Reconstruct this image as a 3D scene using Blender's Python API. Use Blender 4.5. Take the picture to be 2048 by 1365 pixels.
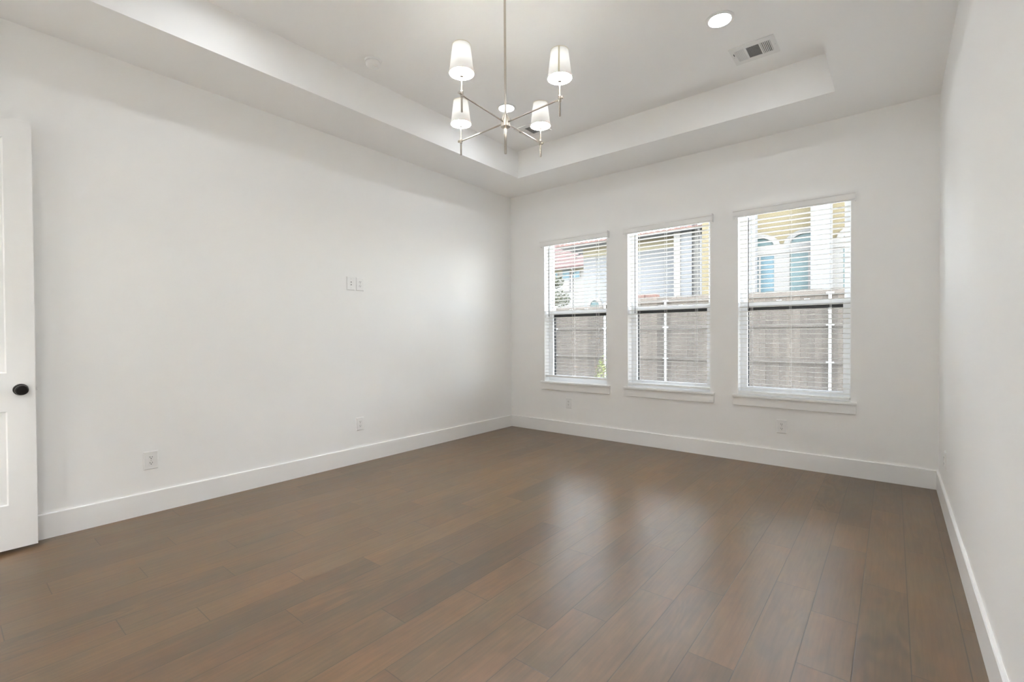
import bpy, bmesh, math, random
from mathutils import Vector, Matrix

for o in list(bpy.data.objects):
    bpy.data.objects.remove(o, do_unlink=True)
SC = bpy.context.scene
COL = SC.collection
R = math.radians

# ------------------------------------------------------------------ camera
F_PX, YAW, PITCH, ROLL = 939.64, 0.6816, -0.0112, -0.0054
CAM_H = 1.2102
cy, sy = math.cos(YAW), math.sin(YAW)
cp, sp = math.cos(PITCH), math.sin(PITCH)
cr, sr = math.cos(ROLL), math.sin(ROLL)
right0, fwd0, up0 = Vector((cy, sy, 0)), Vector((-sy, cy, 0)), Vector((0, 0, 1))
down0 = -up0
# pitch, then roll (image x right, y down, z forward)
fwd1 = cp * fwd0 - sp * down0
down1 = cp * down0 + sp * fwd0
right2 = cr * right0 - sr * down1
down2 = sr * right0 + cr * down1
cam_d = bpy.data.cameras.new('camera')
cam = bpy.data.objects.new('camera', cam_d)
COL.objects.link(cam)
m = Matrix.Identity(4)
for i in range(3):
    m[i][0] = right2[i]
    m[i][1] = -down2[i]
    m[i][2] = -fwd1[i]
    m[i][3] = (0, 0, CAM_H)[i]
cam.matrix_world = m
cam_d.sensor_fit = 'HORIZONTAL'
cam_d.sensor_width = 36.0
cam_d.lens = 36.0 * F_PX / 2048.0
cam_d.clip_start = 0.02
cam_d.clip_end = 300
SC.camera = cam

# ------------------------------------------------------------------ world, sun, exposure
W = bpy.data.worlds.new('sky')
SC.world = W
W.use_nodes = True
nt = W.node_tree
nt.nodes.clear()
sky = nt.nodes.new('ShaderNodeTexSky')
sky.sky_type = 'NISHITA'
sky.sun_disc = False
sky.sun_elevation = R(48)
sky.sun_rotation = R(115)
bg = nt.nodes.new('ShaderNodeBackground')
bg.inputs['Strength'].default_value = 2.1
wo = nt.nodes.new('ShaderNodeOutputWorld')
hs_ = nt.nodes.new('ShaderNodeHueSaturation')      # hazy bright sky
hs_.inputs['Saturation'].default_value = 0.32
nt.links.new(sky.outputs[0], hs_.inputs['Color'])
nt.links.new(hs_.outputs[0], bg.inputs[0])
nt.links.new(bg.outputs[0], wo.inputs[0])

sun_d = bpy.data.lights.new('sun', 'SUN')
sun_d.energy = 8.0
sun_d.angle = R(0.6)
sun_d.color = (1.0, 0.96, 0.88)
sun = bpy.data.objects.new('sun', sun_d)
COL.objects.link(sun)
sun.rotation_euler = Vector((-0.85, -0.13, 0.75)).to_track_quat('Z', 'Y').to_euler()

SC.view_settings.view_transform = 'Standard'
SC.view_settings.look = 'None'
SC.view_settings.exposure = 0.72
SC.view_settings.gamma = 1.0
SC.view_settings.use_curve_mapping = False
SC.render.engine = 'CYCLES'
SC.cycles.use_denoising = True
SC.cycles.max_bounces = 28
SC.cycles.diffuse_bounces = 24
SC.cycles.transparent_max_bounces = 24
SC.cycles.sample_clamp_indirect = 40.0
SC.cycles.caustics_reflective = False
SC.cycles.caustics_refractive = False

CAN_W = 64.0       # emission strength of the downlight lenses
HALL_FILL_W = 300.0       # emission strength of the added hallway fill lamps
BULB_W = 2300.0       # emission strength of the chandelier bulbs

# ------------------------------------------------------------------ materials
def srgb(r, g, b):
    f = lambda c: (c / 255 / 12.92) if c / 255 <= 0.04045 else ((c / 255 + 0.055) / 1.055) ** 2.4
    return (f(r), f(g), f(b), 1)

def mat(name, color, rough=0.5, metal=0.0, spec=0.5, bump=None, mottle=None):
    """Principled material; bump=(scale, strength, distance), mottle=(scale, amount)."""
    M = bpy.data.materials.new(name)
    M.use_nodes = True
    n = M.node_tree.nodes
    l = M.node_tree.links
    p = n['Principled BSDF']
    p.inputs['Base Color'].default_value = color if len(color) == 4 else (*color, 1)
    p.inputs['Roughness'].default_value = rough
    p.inputs['Metallic'].default_value = metal
    p.inputs['Specular IOR Level'].default_value = spec
    tc = n.new('ShaderNodeTexCoord')
    if bump:
        t = n.new('ShaderNodeTexNoise')
        t.inputs['Scale'].default_value = bump[0]
        t.inputs['Detail'].default_value = 3
        b = n.new('ShaderNodeBump')
        b.inputs['Strength'].default_value = bump[1]
        b.inputs['Distance'].default_value = bump[2]
        l.new(tc.outputs['Object'], t.inputs['Vector'])
        l.new(t.outputs['Fac'], b.inputs['Height'])
        l.new(b.outputs['Normal'], p.inputs['Normal'])
    if mottle:
        t = n.new('ShaderNodeTexNoise')
        t.inputs['Scale'].default_value = mottle[0]
        t.inputs['Detail'].default_value = 5
        mp = n.new('ShaderNodeMapRange')
        mp.inputs['From Min'].default_value = 0.3
        mp.inputs['From Max'].default_value = 0.7
        mp.inputs['To Min'].default_value = 1 - mottle[1]
        mp.inputs['To Max'].default_value = 1 + mottle[1]
        mx = n.new('ShaderNodeVectorMath')
        mx.operation = 'SCALE'
        mx.inputs[0].default_value = color[:3]
        l.new(tc.outputs['Object'], t.inputs['Vector'])
        l.new(t.outputs['Fac'], mp.inputs['Value'])
        l.new(mp.outputs['Result'], mx.inputs['Scale'])
        l.new(mx.outputs['Vector'], p.inputs['Base Color'])
    return M

def emit_mat(name, color, strength):
    M = bpy.data.materials.new(name)
    M.use_nodes = True
    p = M.node_tree.nodes['Principled BSDF']
    p.inputs['Base Color'].default_value = (0.8, 0.8, 0.8, 1)
    p.inputs['Emission Color'].default_value = (*color, 1)
    p.inputs['Emission Strength'].default_value = strength
    return M

def glass_mat(name, tint, gloss):
    M = bpy.data.materials.new(name)
    M.use_nodes = True
    n = M.node_tree.nodes
    l = M.node_tree.links
    n.clear()
    out = n.new('ShaderNodeOutputMaterial')
    tr = n.new('ShaderNodeBsdfTransparent')
    tr.inputs[0].default_value = (*tint, 1)
    gl = n.new('ShaderNodeBsdfGlossy')
    gl.inputs['Roughness'].default_value = 0.02
    lw = n.new('ShaderNodeLayerWeight')
    lw.inputs['Blend'].default_value = 0.18
    mu = n.new('ShaderNodeMath')
    mu.operation = 'MULTIPLY'
    mu.inputs[1].default_value = gloss
    mx = n.new('ShaderNodeMixShader')
    l.new(lw.outputs['Fresnel'], mu.inputs[0])
    l.new(mu.outputs[0], mx.inputs[0])
    l.new(tr.outputs[0], mx.inputs[1])
    l.new(gl.outputs[0], mx.inputs[2])
    l.new(mx.outputs[0], out.inputs[0])
    return M

def translucent_mat(name, color, trans, rough=0.6, weave=None):
    M = bpy.data.materials.new(name)
    M.use_nodes = True
    n = M.node_tree.nodes
    l = M.node_tree.links
    n.clear()
    out = n.new('ShaderNodeOutputMaterial')
    d = n.new('ShaderNodeBsdfDiffuse')
    d.inputs[0].default_value = (*color, 1)
    t = n.new('ShaderNodeBsdfTranslucent')
    t.inputs[0].default_value = (*color, 1)
    mx = n.new('ShaderNodeMixShader')
    mx.inputs[0].default_value = trans
    l.new(d.outputs[0], mx.inputs[1])
    l.new(t.outputs[0], mx.inputs[2])
    l.new(mx.outputs[0], out.inputs[0])
    if weave:
        tc = n.new('ShaderNodeTexCoord')
        no = n.new('ShaderNodeTexNoise')
        no.inputs['Scale'].default_value = weave
        bp = n.new('ShaderNodeBump')
        bp.inputs['Strength'].default_value = 0.15
        bp.inputs['Distance'].default_value = 0.001
        l.new(tc.outputs['Object'], no.inputs['Vector'])
        l.new(no.outputs['Fac'], bp.inputs['Height'])
        l.new(bp.outputs['Normal'], d.inputs['Normal'])
    return M

def screen_mat(name):
    """Woven insect screen: half open, half fine dark wire."""
    M = bpy.data.materials.new(name)
    M.use_nodes = True
    n = M.node_tree.nodes
    l = M.node_tree.links
    n.clear()
    out = n.new('ShaderNodeOutputMaterial')
    tr = n.new('ShaderNodeBsdfTransparent')
    d = n.new('ShaderNodeBsdfDiffuse')
    d.inputs[0].default_value = (0.30, 0.30, 0.30, 1)
    mx = n.new('ShaderNodeMixShader')
    mx.inputs[0].default_value = 0.22
    l.new(tr.outputs[0], mx.inputs[1])
    l.new(d.outputs[0], mx.inputs[2])
    l.new(mx.outputs[0], out.inputs[0])
    return M

def floor_mat():
    M = bpy.data.materials.new('floor_planks')
    M.use_nodes = True
    n = M.node_tree.nodes
    l = M.node_tree.links
    p = n['Principled BSDF']
    uv = n.new('ShaderNodeUVMap')
    uv.uv_map = 'plank'            # u: metres along the plank, v: metres across (per-plank offset)
    edge = n.new('ShaderNodeUVMap')
    edge.uv_map = 'edge'
    at = n.new('ShaderNodeAttribute')
    at.attribute_name = 'tone'
    # grain
    def noise(sx, sv, scale, detail, dist=0.0):
        mp = n.new('ShaderNodeMapping')
        mp.inputs['Scale'].default_value = (sx, sv, 1)
        t = n.new('ShaderNodeTexNoise')
        t.inputs['Scale'].default_value = scale
        t.inputs['Detail'].default_value = detail
        t.inputs['Distortion'].default_value = dist
        l.new(uv.outputs[0], mp.inputs['Vector'])
        l.new(mp.outputs[0], t.inputs['Vector'])
        return t
    def ramp(src, a, b, lo, hi):
        r = n.new('ShaderNodeMapRange')
        r.inputs['From Min'].default_value = a
        r.inputs['From Max'].default_value = b
        r.inputs['To Min'].default_value = lo
        r.inputs['To Max'].default_value = hi
        l.new(src, r.inputs['Value'])
        return r.outputs['Result']
    def mul(a, b):
        q = n.new('ShaderNodeMath')
        q.operation = 'MULTIPLY'
        l.new(a, q.inputs[0])
        l.new(b, q.inputs[1])
        return q.outputs[0]
    fine = noise(1.0, 16.0, 4.5, 3, 0.4)
    cloud = noise(1.0, 3.6, 2.2, 4, 0.8)
    mot = noise(1.0, 1.6, 9.0, 3, 0.5)
    # cathedral figure: contour lines of a stretched noise
    fig = noise(1.0, 4.5, 1.25, 2, 0.3)
    sn = n.new('ShaderNodeMath')
    sn.operation = 'MULTIPLY'
    sn.inputs[1].default_value = 70.0
    l.new(fig.outputs['Fac'], sn.inputs[0])
    si = n.new('ShaderNodeMath')
    si.operation = 'SINE'
    l.new(sn.outputs[0], si.inputs[0])
    figm = noise(1.0, 1.0, 0.9, 1)
    figv = ramp(si.outputs[0], -1, 1, -1, 1)
    figa = ramp(figm.outputs['Fac'], 0.45, 0.70, 0.0, 0.085)
    figx = mul(mul(figv, figa), ramp(at.outputs['Fac'], 0.0, 0.7, 2.6, 0.5))
    one = n.new('ShaderNodeMath')
    one.operation = 'ADD'
    one.inputs[1].default_value = 1.0
    l.new(figx, one.inputs[0])
    v = mul(ramp(fine.outputs['Fac'], 0.3, 0.7, 0.86, 1.14), ramp(cloud.outputs['Fac'], 0.25, 0.75, 0.84, 1.16))
    v = mul(v, ramp(mot.outputs['Fac'], 0.3, 0.7, 0.90, 1.10))
    v = mul(v, one.outputs[0])
    v = mul(v, ramp(at.outputs['Fac'], 0, 1, 0.68, 1.32))
    # seams: darkened, slightly eased board edges
    sx = n.new('ShaderNodeSeparateXYZ')
    l.new(edge.outputs[0], sx.inputs[0])
    mn = n.new('ShaderNodeMath')
    mn.operation = 'MINIMUM'
    l.new(sx.outputs['X'], mn.inputs[0])
    l.new(sx.outputs['Y'], mn.inputs[1])
    seam = ramp(mn.outputs[0], 0.0008, 0.0024, 0.38, 1.0)
    v2 = mul(v, seam)
    # hue drifts between red-brown, brown and grey-brown
    hue = noise(0.8, 2.4, 2.0, 3, 0.6)
    cr_ = n.new('ShaderNodeValToRGB')
    cr_.color_ramp.elements[0].position = 0.30
    cr_.color_ramp.elements[0].color = (0.138, 0.066, 0.022, 1)
    cr_.color_ramp.elements[1].position = 0.70
    cr_.color_ramp.elements[1].color = (0.112, 0.069, 0.029, 1)
    e = cr_.color_ramp.elements.new(0.5)
    e.color = (0.126, 0.068, 0.025, 1)
    l.new(hue.outputs['Fac'], cr_.inputs[0])
    sc = n.new('ShaderNodeVectorMath')
    sc.operation = 'SCALE'
    l.new(cr_.outputs[0], sc.inputs[0])
    l.new(v2, sc.inputs['Scale'])
    l.new(sc.outputs[0], p.inputs['Base Color'])
    l.new(ramp(mot.outputs['Fac'], 0.3, 0.7, 0.29, 0.34), p.inputs['Roughness'])
    p.inputs['Specular IOR Level'].default_value = 1.0
    p.inputs['IOR'].default_value = 1.57
    bp = n.new('ShaderNodeBump')
    bp.inputs['Strength'].default_value = 0.25
    bp.inputs['Distance'].default_value = 0.0015
    l.new(seam, bp.inputs['Height'])
    l.new(bp.outputs['Normal'], p.inputs['Normal'])
    return M

def stripe_mat(name, color, scale, axis, depth, rough=0.8, amount=0.15):
    """Wood or tile colour varying by strip."""
    M = mat(name, color, rough)
    n = M.node_tree.nodes
    l = M.node_tree.links
    p = n['Principled BSDF']
    tc = n.new('ShaderNodeTexCoord')
    mp = n.new('ShaderNodeMapping')
    s = [1.2, 1.2, 1.2]
    s[axis] = scale
    mp.inputs['Scale'].default_value = s
    t = n.new('ShaderNodeTexNoise')
    t.inputs['Scale'].default_value = 1.0
    t.inputs['Detail'].default_value = 4
    r = n.new('ShaderNodeMapRange')
    r.inputs['From Min'].default_value = 0.3
    r.inputs['From Max'].default_value = 0.7
    r.inputs['To Min'].default_value = 1 - amount
    r.inputs['To Max'].default_value = 1 + amount
    v = n.new('ShaderNodeVectorMath')
    v.operation = 'SCALE'
    v.inputs[0].default_value = color[:3]
    l.new(tc.outputs['Object'], mp.inputs['Vector'])
    l.new(mp.outputs[0], t.inputs['Vector'])
    l.new(t.outputs['Fac'], r.inputs['Value'])
    l.new(r.outputs['Result'], v.inputs['Scale'])
    l.new(v.outputs[0], p.inputs['Base Color'])
    return M

WALL = mat('wall_paint', (0.90, 0.90, 0.893), 0.6, spec=0.25, bump=(160, 0.05, 0.003))
CEIL = mat('ceiling_paint', (0.90, 0.90, 0.896), 0.7, spec=0.2, bump=(140, 0.04, 0.003))
TRIM = mat('trim_enamel', (0.87, 0.87, 0.865), 0.32, spec=0.4)
DOORP = mat('door_enamel', (0.87, 0.868, 0.86), 0.38, spec=0.4)
VINYL = mat('white_vinyl', (0.88, 0.89, 0.90), 0.35)
VALANCE = mat('valance_vinyl', (0.87, 0.868, 0.86), 0.4)
SLAT = translucent_mat('slat_vinyl', (0.80, 0.79, 0.76), 0.12)
CORD = mat('blind_cord', (0.80, 0.79, 0.77), 0.8)
WAND = mat('clear_wand', (0.22, 0.22, 0.22), 0.2)
GLASS = glass_mat('window_glass', (0.97, 0.98, 0.98), 0.6)
SCREEN = screen_mat('insect_screen')
DARKFRAME = mat('bronze_screen_frame', (0.035, 0.034, 0.033), 0.5)
PLATE = mat('outlet_plastic', (0.86, 0.858, 0.85), 0.3)
SLOT = mat('outlet_slot', (0.02, 0.02, 0.02), 0.6)
SCREW = mat('plate_screw', (0.62, 0.61, 0.6), 0.35, metal=0.3)
NICKEL = mat('brushed_nickel', (0.52, 0.475, 0.42), 0.27, metal=1.0)
BLACKMETAL = mat('black_knob', (0.018, 0.016, 0.015), 0.35, metal=0.6)
STEEL = mat('latch_steel', (0.6, 0.6, 0.6), 0.3, metal=1.0)
SHADE = translucent_mat('linen_shade', (0.90, 0.89, 0.85), 0.0010, weave=900)
DIFFUSER = translucent_mat('added_diffuser', (0.92, 0.92, 0.90), 0.6)
SEAM = mat('shade_seam', (0.72, 0.66, 0.50), 0.9, spec=0.1)
BULB = emit_mat('bulb', (0.965, 0.99, 1.02), BULB_W)
SLEEVE = mat('candle_sleeve', (0.85, 0.83, 0.78), 0.6)
CANTRIM = mat('downlight_trim', (0.82, 0.82, 0.81), 0.4)
CANLENS = emit_mat('downlight_lens', (0.95, 1.0, 1.05), CAN_W)
VENTP = mat('vent_enamel', (0.80, 0.80, 0.79), 0.35)
VENTDARK = mat('vent_duct', (0.13, 0.13, 0.13), 0.8)
DETECT = mat('detector_plastic', (0.87, 0.868, 0.86), 0.4)
FLOOR = floor_mat()

STUCCO = mat('white_stucco', (0.108, 0.106, 0.099), 0.9, bump=(60, 0.2, 0.01), mottle=(1.5, 0.04))  # white stucco, brightened for the sunlight on the left house
STUCCO_SHADE = mat('shaded_stucco', (0.088, 0.091, 0.092), 0.9, bump=(60, 0.2, 0.01))  # bluish shade tone put into the stucco colour
CREAM = mat('cream_stucco', srgb(104, 99, 82), 0.9, bump=(60, 0.2, 0.01))
PEACH = mat('yellow_stucco', srgb(82, 75, 55), 0.9, bump=(60, 0.2, 0.01))
TILE = stripe_mat('clay_tile', srgb(46, 26, 22), 5.0, 0, 0, amount=0.3)
TILEPALE = stripe_mat('pale_clay_tile', srgb(70, 50, 43), 5.0, 0, 0, amount=0.25)
GUTTER = mat('dark_gutter', (0.06, 0.062, 0.065), 0.5)
PIPE = mat('downspout_paint', (0.15, 0.15, 0.15), 0.6)
PANE = mat('teal_sky_pane', srgb(58, 72, 72), 0.35, spec=0.2, mottle=(0.8, 0.2))  # reflected sky put into the pane's base colour
PANEB = mat('blue_sky_pane', srgb(60, 78, 84), 0.35, spec=0.2, mottle=(0.8, 0.15))  # paler sky reflection, also held in the base colour
PANEG = mat('grey_pane', srgb(82, 78, 75), 0.4)
FENCE = stripe_mat('cedar_pickets', srgb(66, 60, 53), 14.0, 0, 0, amount=0.12)
_n, _l = FENCE.node_tree.nodes, FENCE.node_tree.links
_a = _n.new('ShaderNodeAttribute')
_a.attribute_name = 'tone'
_v = _n.new('ShaderNodeVectorMath')
_v.operation = 'SCALE'
_p = _n['Principled BSDF']
_l.new(_p.inputs['Base Color'].links[0].from_socket, _v.inputs[0])
_l.new(_a.outputs['Fac'], _v.inputs['Scale'])
_l.new(_v.outputs[0], _p.inputs['Base Color'])
RAIL = stripe_mat('cedar_rail', srgb(64, 59, 53), 1.0, 0, 0, amount=0.18)
GALV = mat('galvanised_post', (0.26, 0.27, 0.27), 0.5, metal=0.1)
GROUND = mat('bare_yard', (0.30, 0.29, 0.265), 0.95, mottle=(3, 0.2))
LEAFD = mat('dark_leaf', srgb(54, 57, 42), 0.7, mottle=(9, 0.4))
LEAFY = mat('lime_leaf', srgb(104, 114, 54), 0.6, mottle=(20, 0.3))
BARK = mat('bark', srgb(96, 80, 66), 0.9)
COPING = mat('clay_coping', srgb(70, 51, 44), 0.8, mottle=(5, 0.2))

# ------------------------------------------------------------------ mesh helpers
def obj(name, bm, material, parent=None, smooth=False):
    me = bpy.data.meshes.new(name)
    bmesh.ops.recalc_face_normals(bm, faces=bm.faces)
    bm.to_mesh(me)
    bm.free()
    for mm in (material if isinstance(material, (list, tuple)) else [material]):
        me.materials.append(mm)
    if smooth:
        me.polygons.foreach_set('use_smooth', [True] * len(me.polygons))
        try:
            me.set_sharp_from_angle(angle=R(40))
        except Exception:
            pass
    o = bpy.data.objects.new(name, me)
    COL.objects.link(o)
    if parent:
        o.parent = parent
    return o

def box(bm, x0, x1, y0, y1, z0, z1, bev=0.0, mi=0):
    vs = [bm.verts.new((x, y, z)) for x in (x0, x1) for y in (y0, y1) for z in (z0, z1)]
    idx = [(0, 1, 3, 2), (4, 6, 7, 5), (0, 4, 5, 1), (2, 3, 7, 6), (0, 2, 6, 4), (1, 5, 7, 3)]
    fs = [bm.faces.new([vs[i] for i in f]) for f in idx]
    for f in fs:
        f.material_index = mi
    if bev > 0:
        es = {e for f in fs for e in f.edges}
        r = bmesh.ops.bevel(bm, geom=list(es), offset=bev, segments=2, affect='EDGES', profile=0.5)
        for f in r['faces']:
            f.material_index = mi

def lathe(bm, prof, axis='z', c=(0, 0, 0), seg=32, mi=0, cap0=True, cap1=True):
    """prof: list of (radius, height along axis)."""
    rings = []
    for r, h in prof:
        ring = []
        for i in range(seg):
            a = 2 * math.pi * i / seg
            u, v = r * math.cos(a), r * math.sin(a)
            p = {'z': (u, v, h), 'x': (h, u, v), 'y': (u, h, v)}[axis]
            ring.append(bm.verts.new((c[0] + p[0], c[1] + p[1], c[2] + p[2])))
        rings.append(ring)
    for a, b in zip(rings, rings[1:]):
        for i in range(seg):
            f = bm.faces.new((a[i], a[(i + 1) % seg], b[(i + 1) % seg], b[i]))
            f.material_index = mi
    if cap0:
        bm.faces.new(rings[0][::-1]).material_index = mi
    if cap1:
        bm.faces.new(rings[-1]).material_index = mi

def tube(bm, pts, rad, seg=12, mi=0):
    pts = [Vector(p) for p in pts]
    rings = []
    for i, p in enumerate(pts):
        d = (pts[min(i + 1, len(pts) - 1)] - pts[max(i - 1, 0)]).normalized()
        a = Vector((0, 0, 1)) if abs(d.z) < 0.9 else Vector((1, 0, 0))
        u = d.cross(a).normalized()
        v = d.cross(u).normalized()
        r = rad[i] if isinstance(rad, (list, tuple)) else rad
        rings.append([bm.verts.new(p + u * r * math.cos(2 * math.pi * k / seg) + v * r * math.sin(2 * math.pi * k / seg)) for k in range(seg)])
    for a, b in zip(rings, rings[1:]):
        for i in range(seg):
            bm.faces.new((a[i], a[(i + 1) % seg], b[(i + 1) % seg], b[i])).material_index = mi
    bm.faces.new(rings[0][::-1]).material_index = mi
    bm.faces.new(rings[-1]).material_index = mi

def thing(name, label, cat, loc, group=None, rot=(0, 0, 0)):
    o = bpy.data.objects.new(name, None)
    o.empty_display_size = 0.1
    COL.objects.link(o)
    o.location = loc
    o.rotation_euler = rot
    o['label'] = label
    o['category'] = cat
    if group:
        o['group'] = group
    return o

def tag(o, label, cat, group=None):
    o['label'] = label
    o['category'] = cat
    if group:
        o['group'] = group
    return o

def struct(o, label, cat):
    o['kind'] = 'structure'
    o['label'] = label
    o['category'] = cat
    return o

def clone(root, loc, label, rot=None, group=None):
    r = root.copy()
    COL.objects.link(r)
    r.location = loc
    if rot is not None:
        r.rotation_euler = rot
    r['label'] = label
    if group:
        r['group'] = group
    for ch in root.children:
        c = ch.copy()
        COL.objects.link(c)
        c.parent = r
        for g in ch.children:
            d = g.copy()
            COL.objects.link(d)
            d.parent = c
    return r

# ------------------------------------------------------------------ the room
XL, XR, YB, YF = -3.9775, 0.2766, 4.8884, -0.395
HS, HT = 3.048, 3.356                     # soffit height, tray height
TX0, TX1, TY0, TY1 = -3.4008, -0.3486, 0.175, 4.3227
T = 0.16
WINS = [(-3.435, -2.560), (-2.302, -1.419), (-1.162, -0.279)]
WZ0, WZ1 = 0.634, 2.400

# floor: one mesh of real boards
random.seed(7)
PW = 0.165
rows = {-2: (1.4, 0), -1: (2.17, 0), 0: (2.83, 0), 1: (1.99, 1), 2: (2.59, 0), 3: (1.80, 0), 4: (2.29, 0), 5: (2.11, 0), 6: (1.36, 1),
        7: (1.58, 0), 8: (1.02, 0), 9: (1.58, 1), 10: (1.24, 0), 11: (1.74, 0), 12: (0.97, 0), 13: (1.47, 0), 14: (0.73, 1),
        15: (0.48, 0), 16: (0.95, 0), 17: (1.40, 0), 18: (0.67, 1), 19: (0.34, 0), 20: (0.88, 0), 21: (1.31, 0), 22: (0.60, 0),
        23: (1.04, 0), 24: (0.45, 0), 25: (0.8, 0)}
tones = {(10, 1.9): 0.08, (2, 4.2): 0.22, (1, 3.9): 0.25, (13, 1.95): 0.85, (0, 4.5): 0.3, (16, 0.6): 0.3, (20, 0.4): 0.25}
bm = bmesh.new()
uvp = bm.loops.layers.uv.new('plank')
uve = bm.loops.layers.uv.new('edge')
ton = bm.faces.layers.float.new('tone')
for k, (ph, dbl) in rows.items():
    x1 = 0.054 - PW * k
    x0 = x1 - PW
    x1c, x0c = min(x1, XR + 0.05), max(x0, XL - 0.05)
    if x1c - x0c < 0.003:
        continue
    js = []
    j = ph - 1.235 * 4
    while j < YB + 1.5:
        js.append(j)
        if dbl:
            js.append(j + 0.415)
        j += 1.235
    js = [a for a in js if YF - 1.3 < a < YB + 1.3]
    for a, b in zip(js, js[1:]):
        ya, yb = max(a, YF - 0.05), min(b, YB + 0.05)
        if yb - ya < 0.01:
            continue
        vs = [bm.verts.new(p) for p in ((x0c, ya, 0), (x1c, ya, 0), (x1c, yb, 0), (x0c, yb, 0))]
        f = bm.faces.new(vs)
        tn = random.gauss(0.5, 0.14)
        for (rk, ry), tv in tones.items():
            if rk == k and a < ry < b:
                tn = tv
        f[ton] = min(max(tn, 0.02), 0.98)
        ou, ov = random.uniform(0, 60), random.uniform(0, 60)
        for lp in f.loops:
            c = lp.vert.co
            lp[uvp].uv = (c.y + ou, c.x + ov)
# edge distances need one small inset ring so that they interpolate: split each board
new = []
for f in list(bm.faces):
    tn = f[ton]
    c = [l.vert.co.copy() for l in f.loops]
    u = [l[uvp].uv.copy() for l in f.loops]
    new.append((c, u, tn))
bm.clear()
uvp = bm.loops.layers.uv.get('plank') or bm.loops.layers.uv.new('plank')
uve = bm.loops.layers.uv.get('edge') or bm.loops.layers.uv.new('edge')
ton = bm.faces.layers.float.get('tone') or bm.faces.layers.float.new('tone')
E_IN = 0.004
for c, u, tn in new:
    x0, x1, y0, y1 = c[0].x, c[1].x, c[0].y, c[2].y
    if x1 - x0 < 3 * E_IN:
        xs = [x0, x1]
    else:
        xs = [x0, x0 + E_IN, x1 - E_IN, x1]
    ys = [y0, y0 + E_IN, y1 - E_IN, y1] if y1 - y0 > 3 * E_IN else [y0, y1]
    off = u[0] - Vector((c[0].y, c[0].x))
    grid = [[bm.verts.new((x, y, 0)) for y in ys] for x in xs]
    for i in range(len(xs) - 1):
        for j in range(len(ys) - 1):
            f = bm.faces.new((grid[i][j], grid[i + 1][j], grid[i + 1][j + 1], grid[i][j + 1]))
            f[ton] = tn
            for lp in f.loops:
                q = lp.vert.co
                lp[uvp].uv = (q.y + off.x, q.x + off.y)
                lp[uve].uv = (min(q.x - x0, x1 - q.x), min(q.y - y0, y1 - q.y))
fl = obj('floor', bm, FLOOR)
for p in fl.data.polygons:
    if p.normal.z < 0:
        p.flip()
struct(fl, 'brown wood plank floor across the whole room', 'floor')
bm = bmesh.new()
box(bm, XL - T, XR + T, YF - T, YB + T, -0.30, -0.002)
struct(obj('subfloor', bm, GROUND), 'slab under the plank floor', 'floor')

def wall_with_holes(bm, x0, x1, z0, z1, y0, y1, holes):
    xs = sorted({x0, x1, *[h[0] for h in holes], *[h[1] for h in holes]})
    for a, b in zip(xs, xs[1:]):
        hs = [h for h in holes if h[0] <= a + 1e-6 and h[1] >= b - 1e-6]
        if not hs:
            box(bm, a, b, y0, y1, z0, z1)
        else:
            if hs[0][2] > z0:
                box(bm, a, b, y0, y1, z0, hs[0][2])
            box(bm, a, b, y0, y1, hs[0][3], z1)

bm = bmesh.new()
wall_with_holes(bm, XL - T, XR + T, 0, HT + 0.12, YB, YB + T, [(a, b, WZ0 - 0.02, WZ1) for a, b in WINS])
bmesh.ops.remove_doubles(bm, verts=bm.verts, dist=1e-5)
struct(obj('wall_back', bm, WALL), 'white back wall with three windows', 'wall')
bm = bmesh.new()
box(bm, XL - T, XL, YF - T, YB, 0, HT + 0.12)
struct(obj('wall_left', bm, WALL), 'long blank white wall on the left with outlets', 'wall')
bm = bmesh.new()
box(bm, XR, XR + T, YF - T, YB, 0, HT + 0.12)
struct(obj('wall_right', bm, WALL), 'white wall along the right edge', 'wall')
DX1 = -3.885                                # hinge side of the doorway
bm = bmesh.new()
wall_with_holes(bm, XL, XR, 0, HT + 0.12, YF - T, YF, [(DX1 + 0.02, DX1 + 0.84, 0, 2.455), (-2.35, -0.75, 0, 2.455)])  # wider second opening added to spread hall light through the room
struct(obj('wall_front', bm, WALL), 'white wall behind the camera with a doorway and an added light opening', 'wall')
# ceiling: soffit ring, tray sides, tray top, one mesh
bm = bmesh.new()
for (a, b, c, d) in ((XL - T, TX0, YF - T, YB + T), (TX1, XR + T, YF - T, YB + T), (TX0, TX1, YF - T, TY0), (TX0, TX1, TY1, YB + T)):
    box(bm, a, b, c, d, HS, HT + 0.13)
box(bm, TX0, TX1, TY0, TY1, HT, HT + 0.13)
bmesh.ops.remove_doubles(bm, verts=bm.verts, dist=1e-5)
struct(obj('ceiling', bm, CEIL), 'white tray ceiling with lowered border', 'ceiling')

# baseboards
BB, BT = 0.150, 0.014
def baseboard(name, prof_axis, a, b, fixed, sgn, label):
    bm = bmesh.new()
    pr = [(0, 0), (BT, 0), (BT, BB - 0.004), (BT - 0.004, BB), (0, BB)]
    ends = []
    for t in (a, b):
        ring = []
        for d, z in pr:
            ring.append(bm.verts.new((fixed + sgn * d, t, z) if prof_axis == 'y' else (t, fixed + sgn * d, z)))
        ends.append(ring)
    for i in range(len(pr)):
        bm.faces.new((ends[0][i], ends[0][(i + 1) % len(pr)], ends[1][(i + 1) % len(pr)], ends[1][i]))
    bm.faces.new(ends[0])
    bm.faces.new(ends[1][::-1])
    struct(obj(name, bm, TRIM), label, 'baseboard')
baseboard('baseboard_left', 'y', YF, YB, XL, 1, 'white baseboard along the left wall')
baseboard('baseboard_back', 'x', XL + BT, XR - BT, YB, -1, 'white baseboard under the windows')
baseboard('baseboard_right', 'y', YF, YB, XR, -1, 'white baseboard along the right wall')

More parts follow.
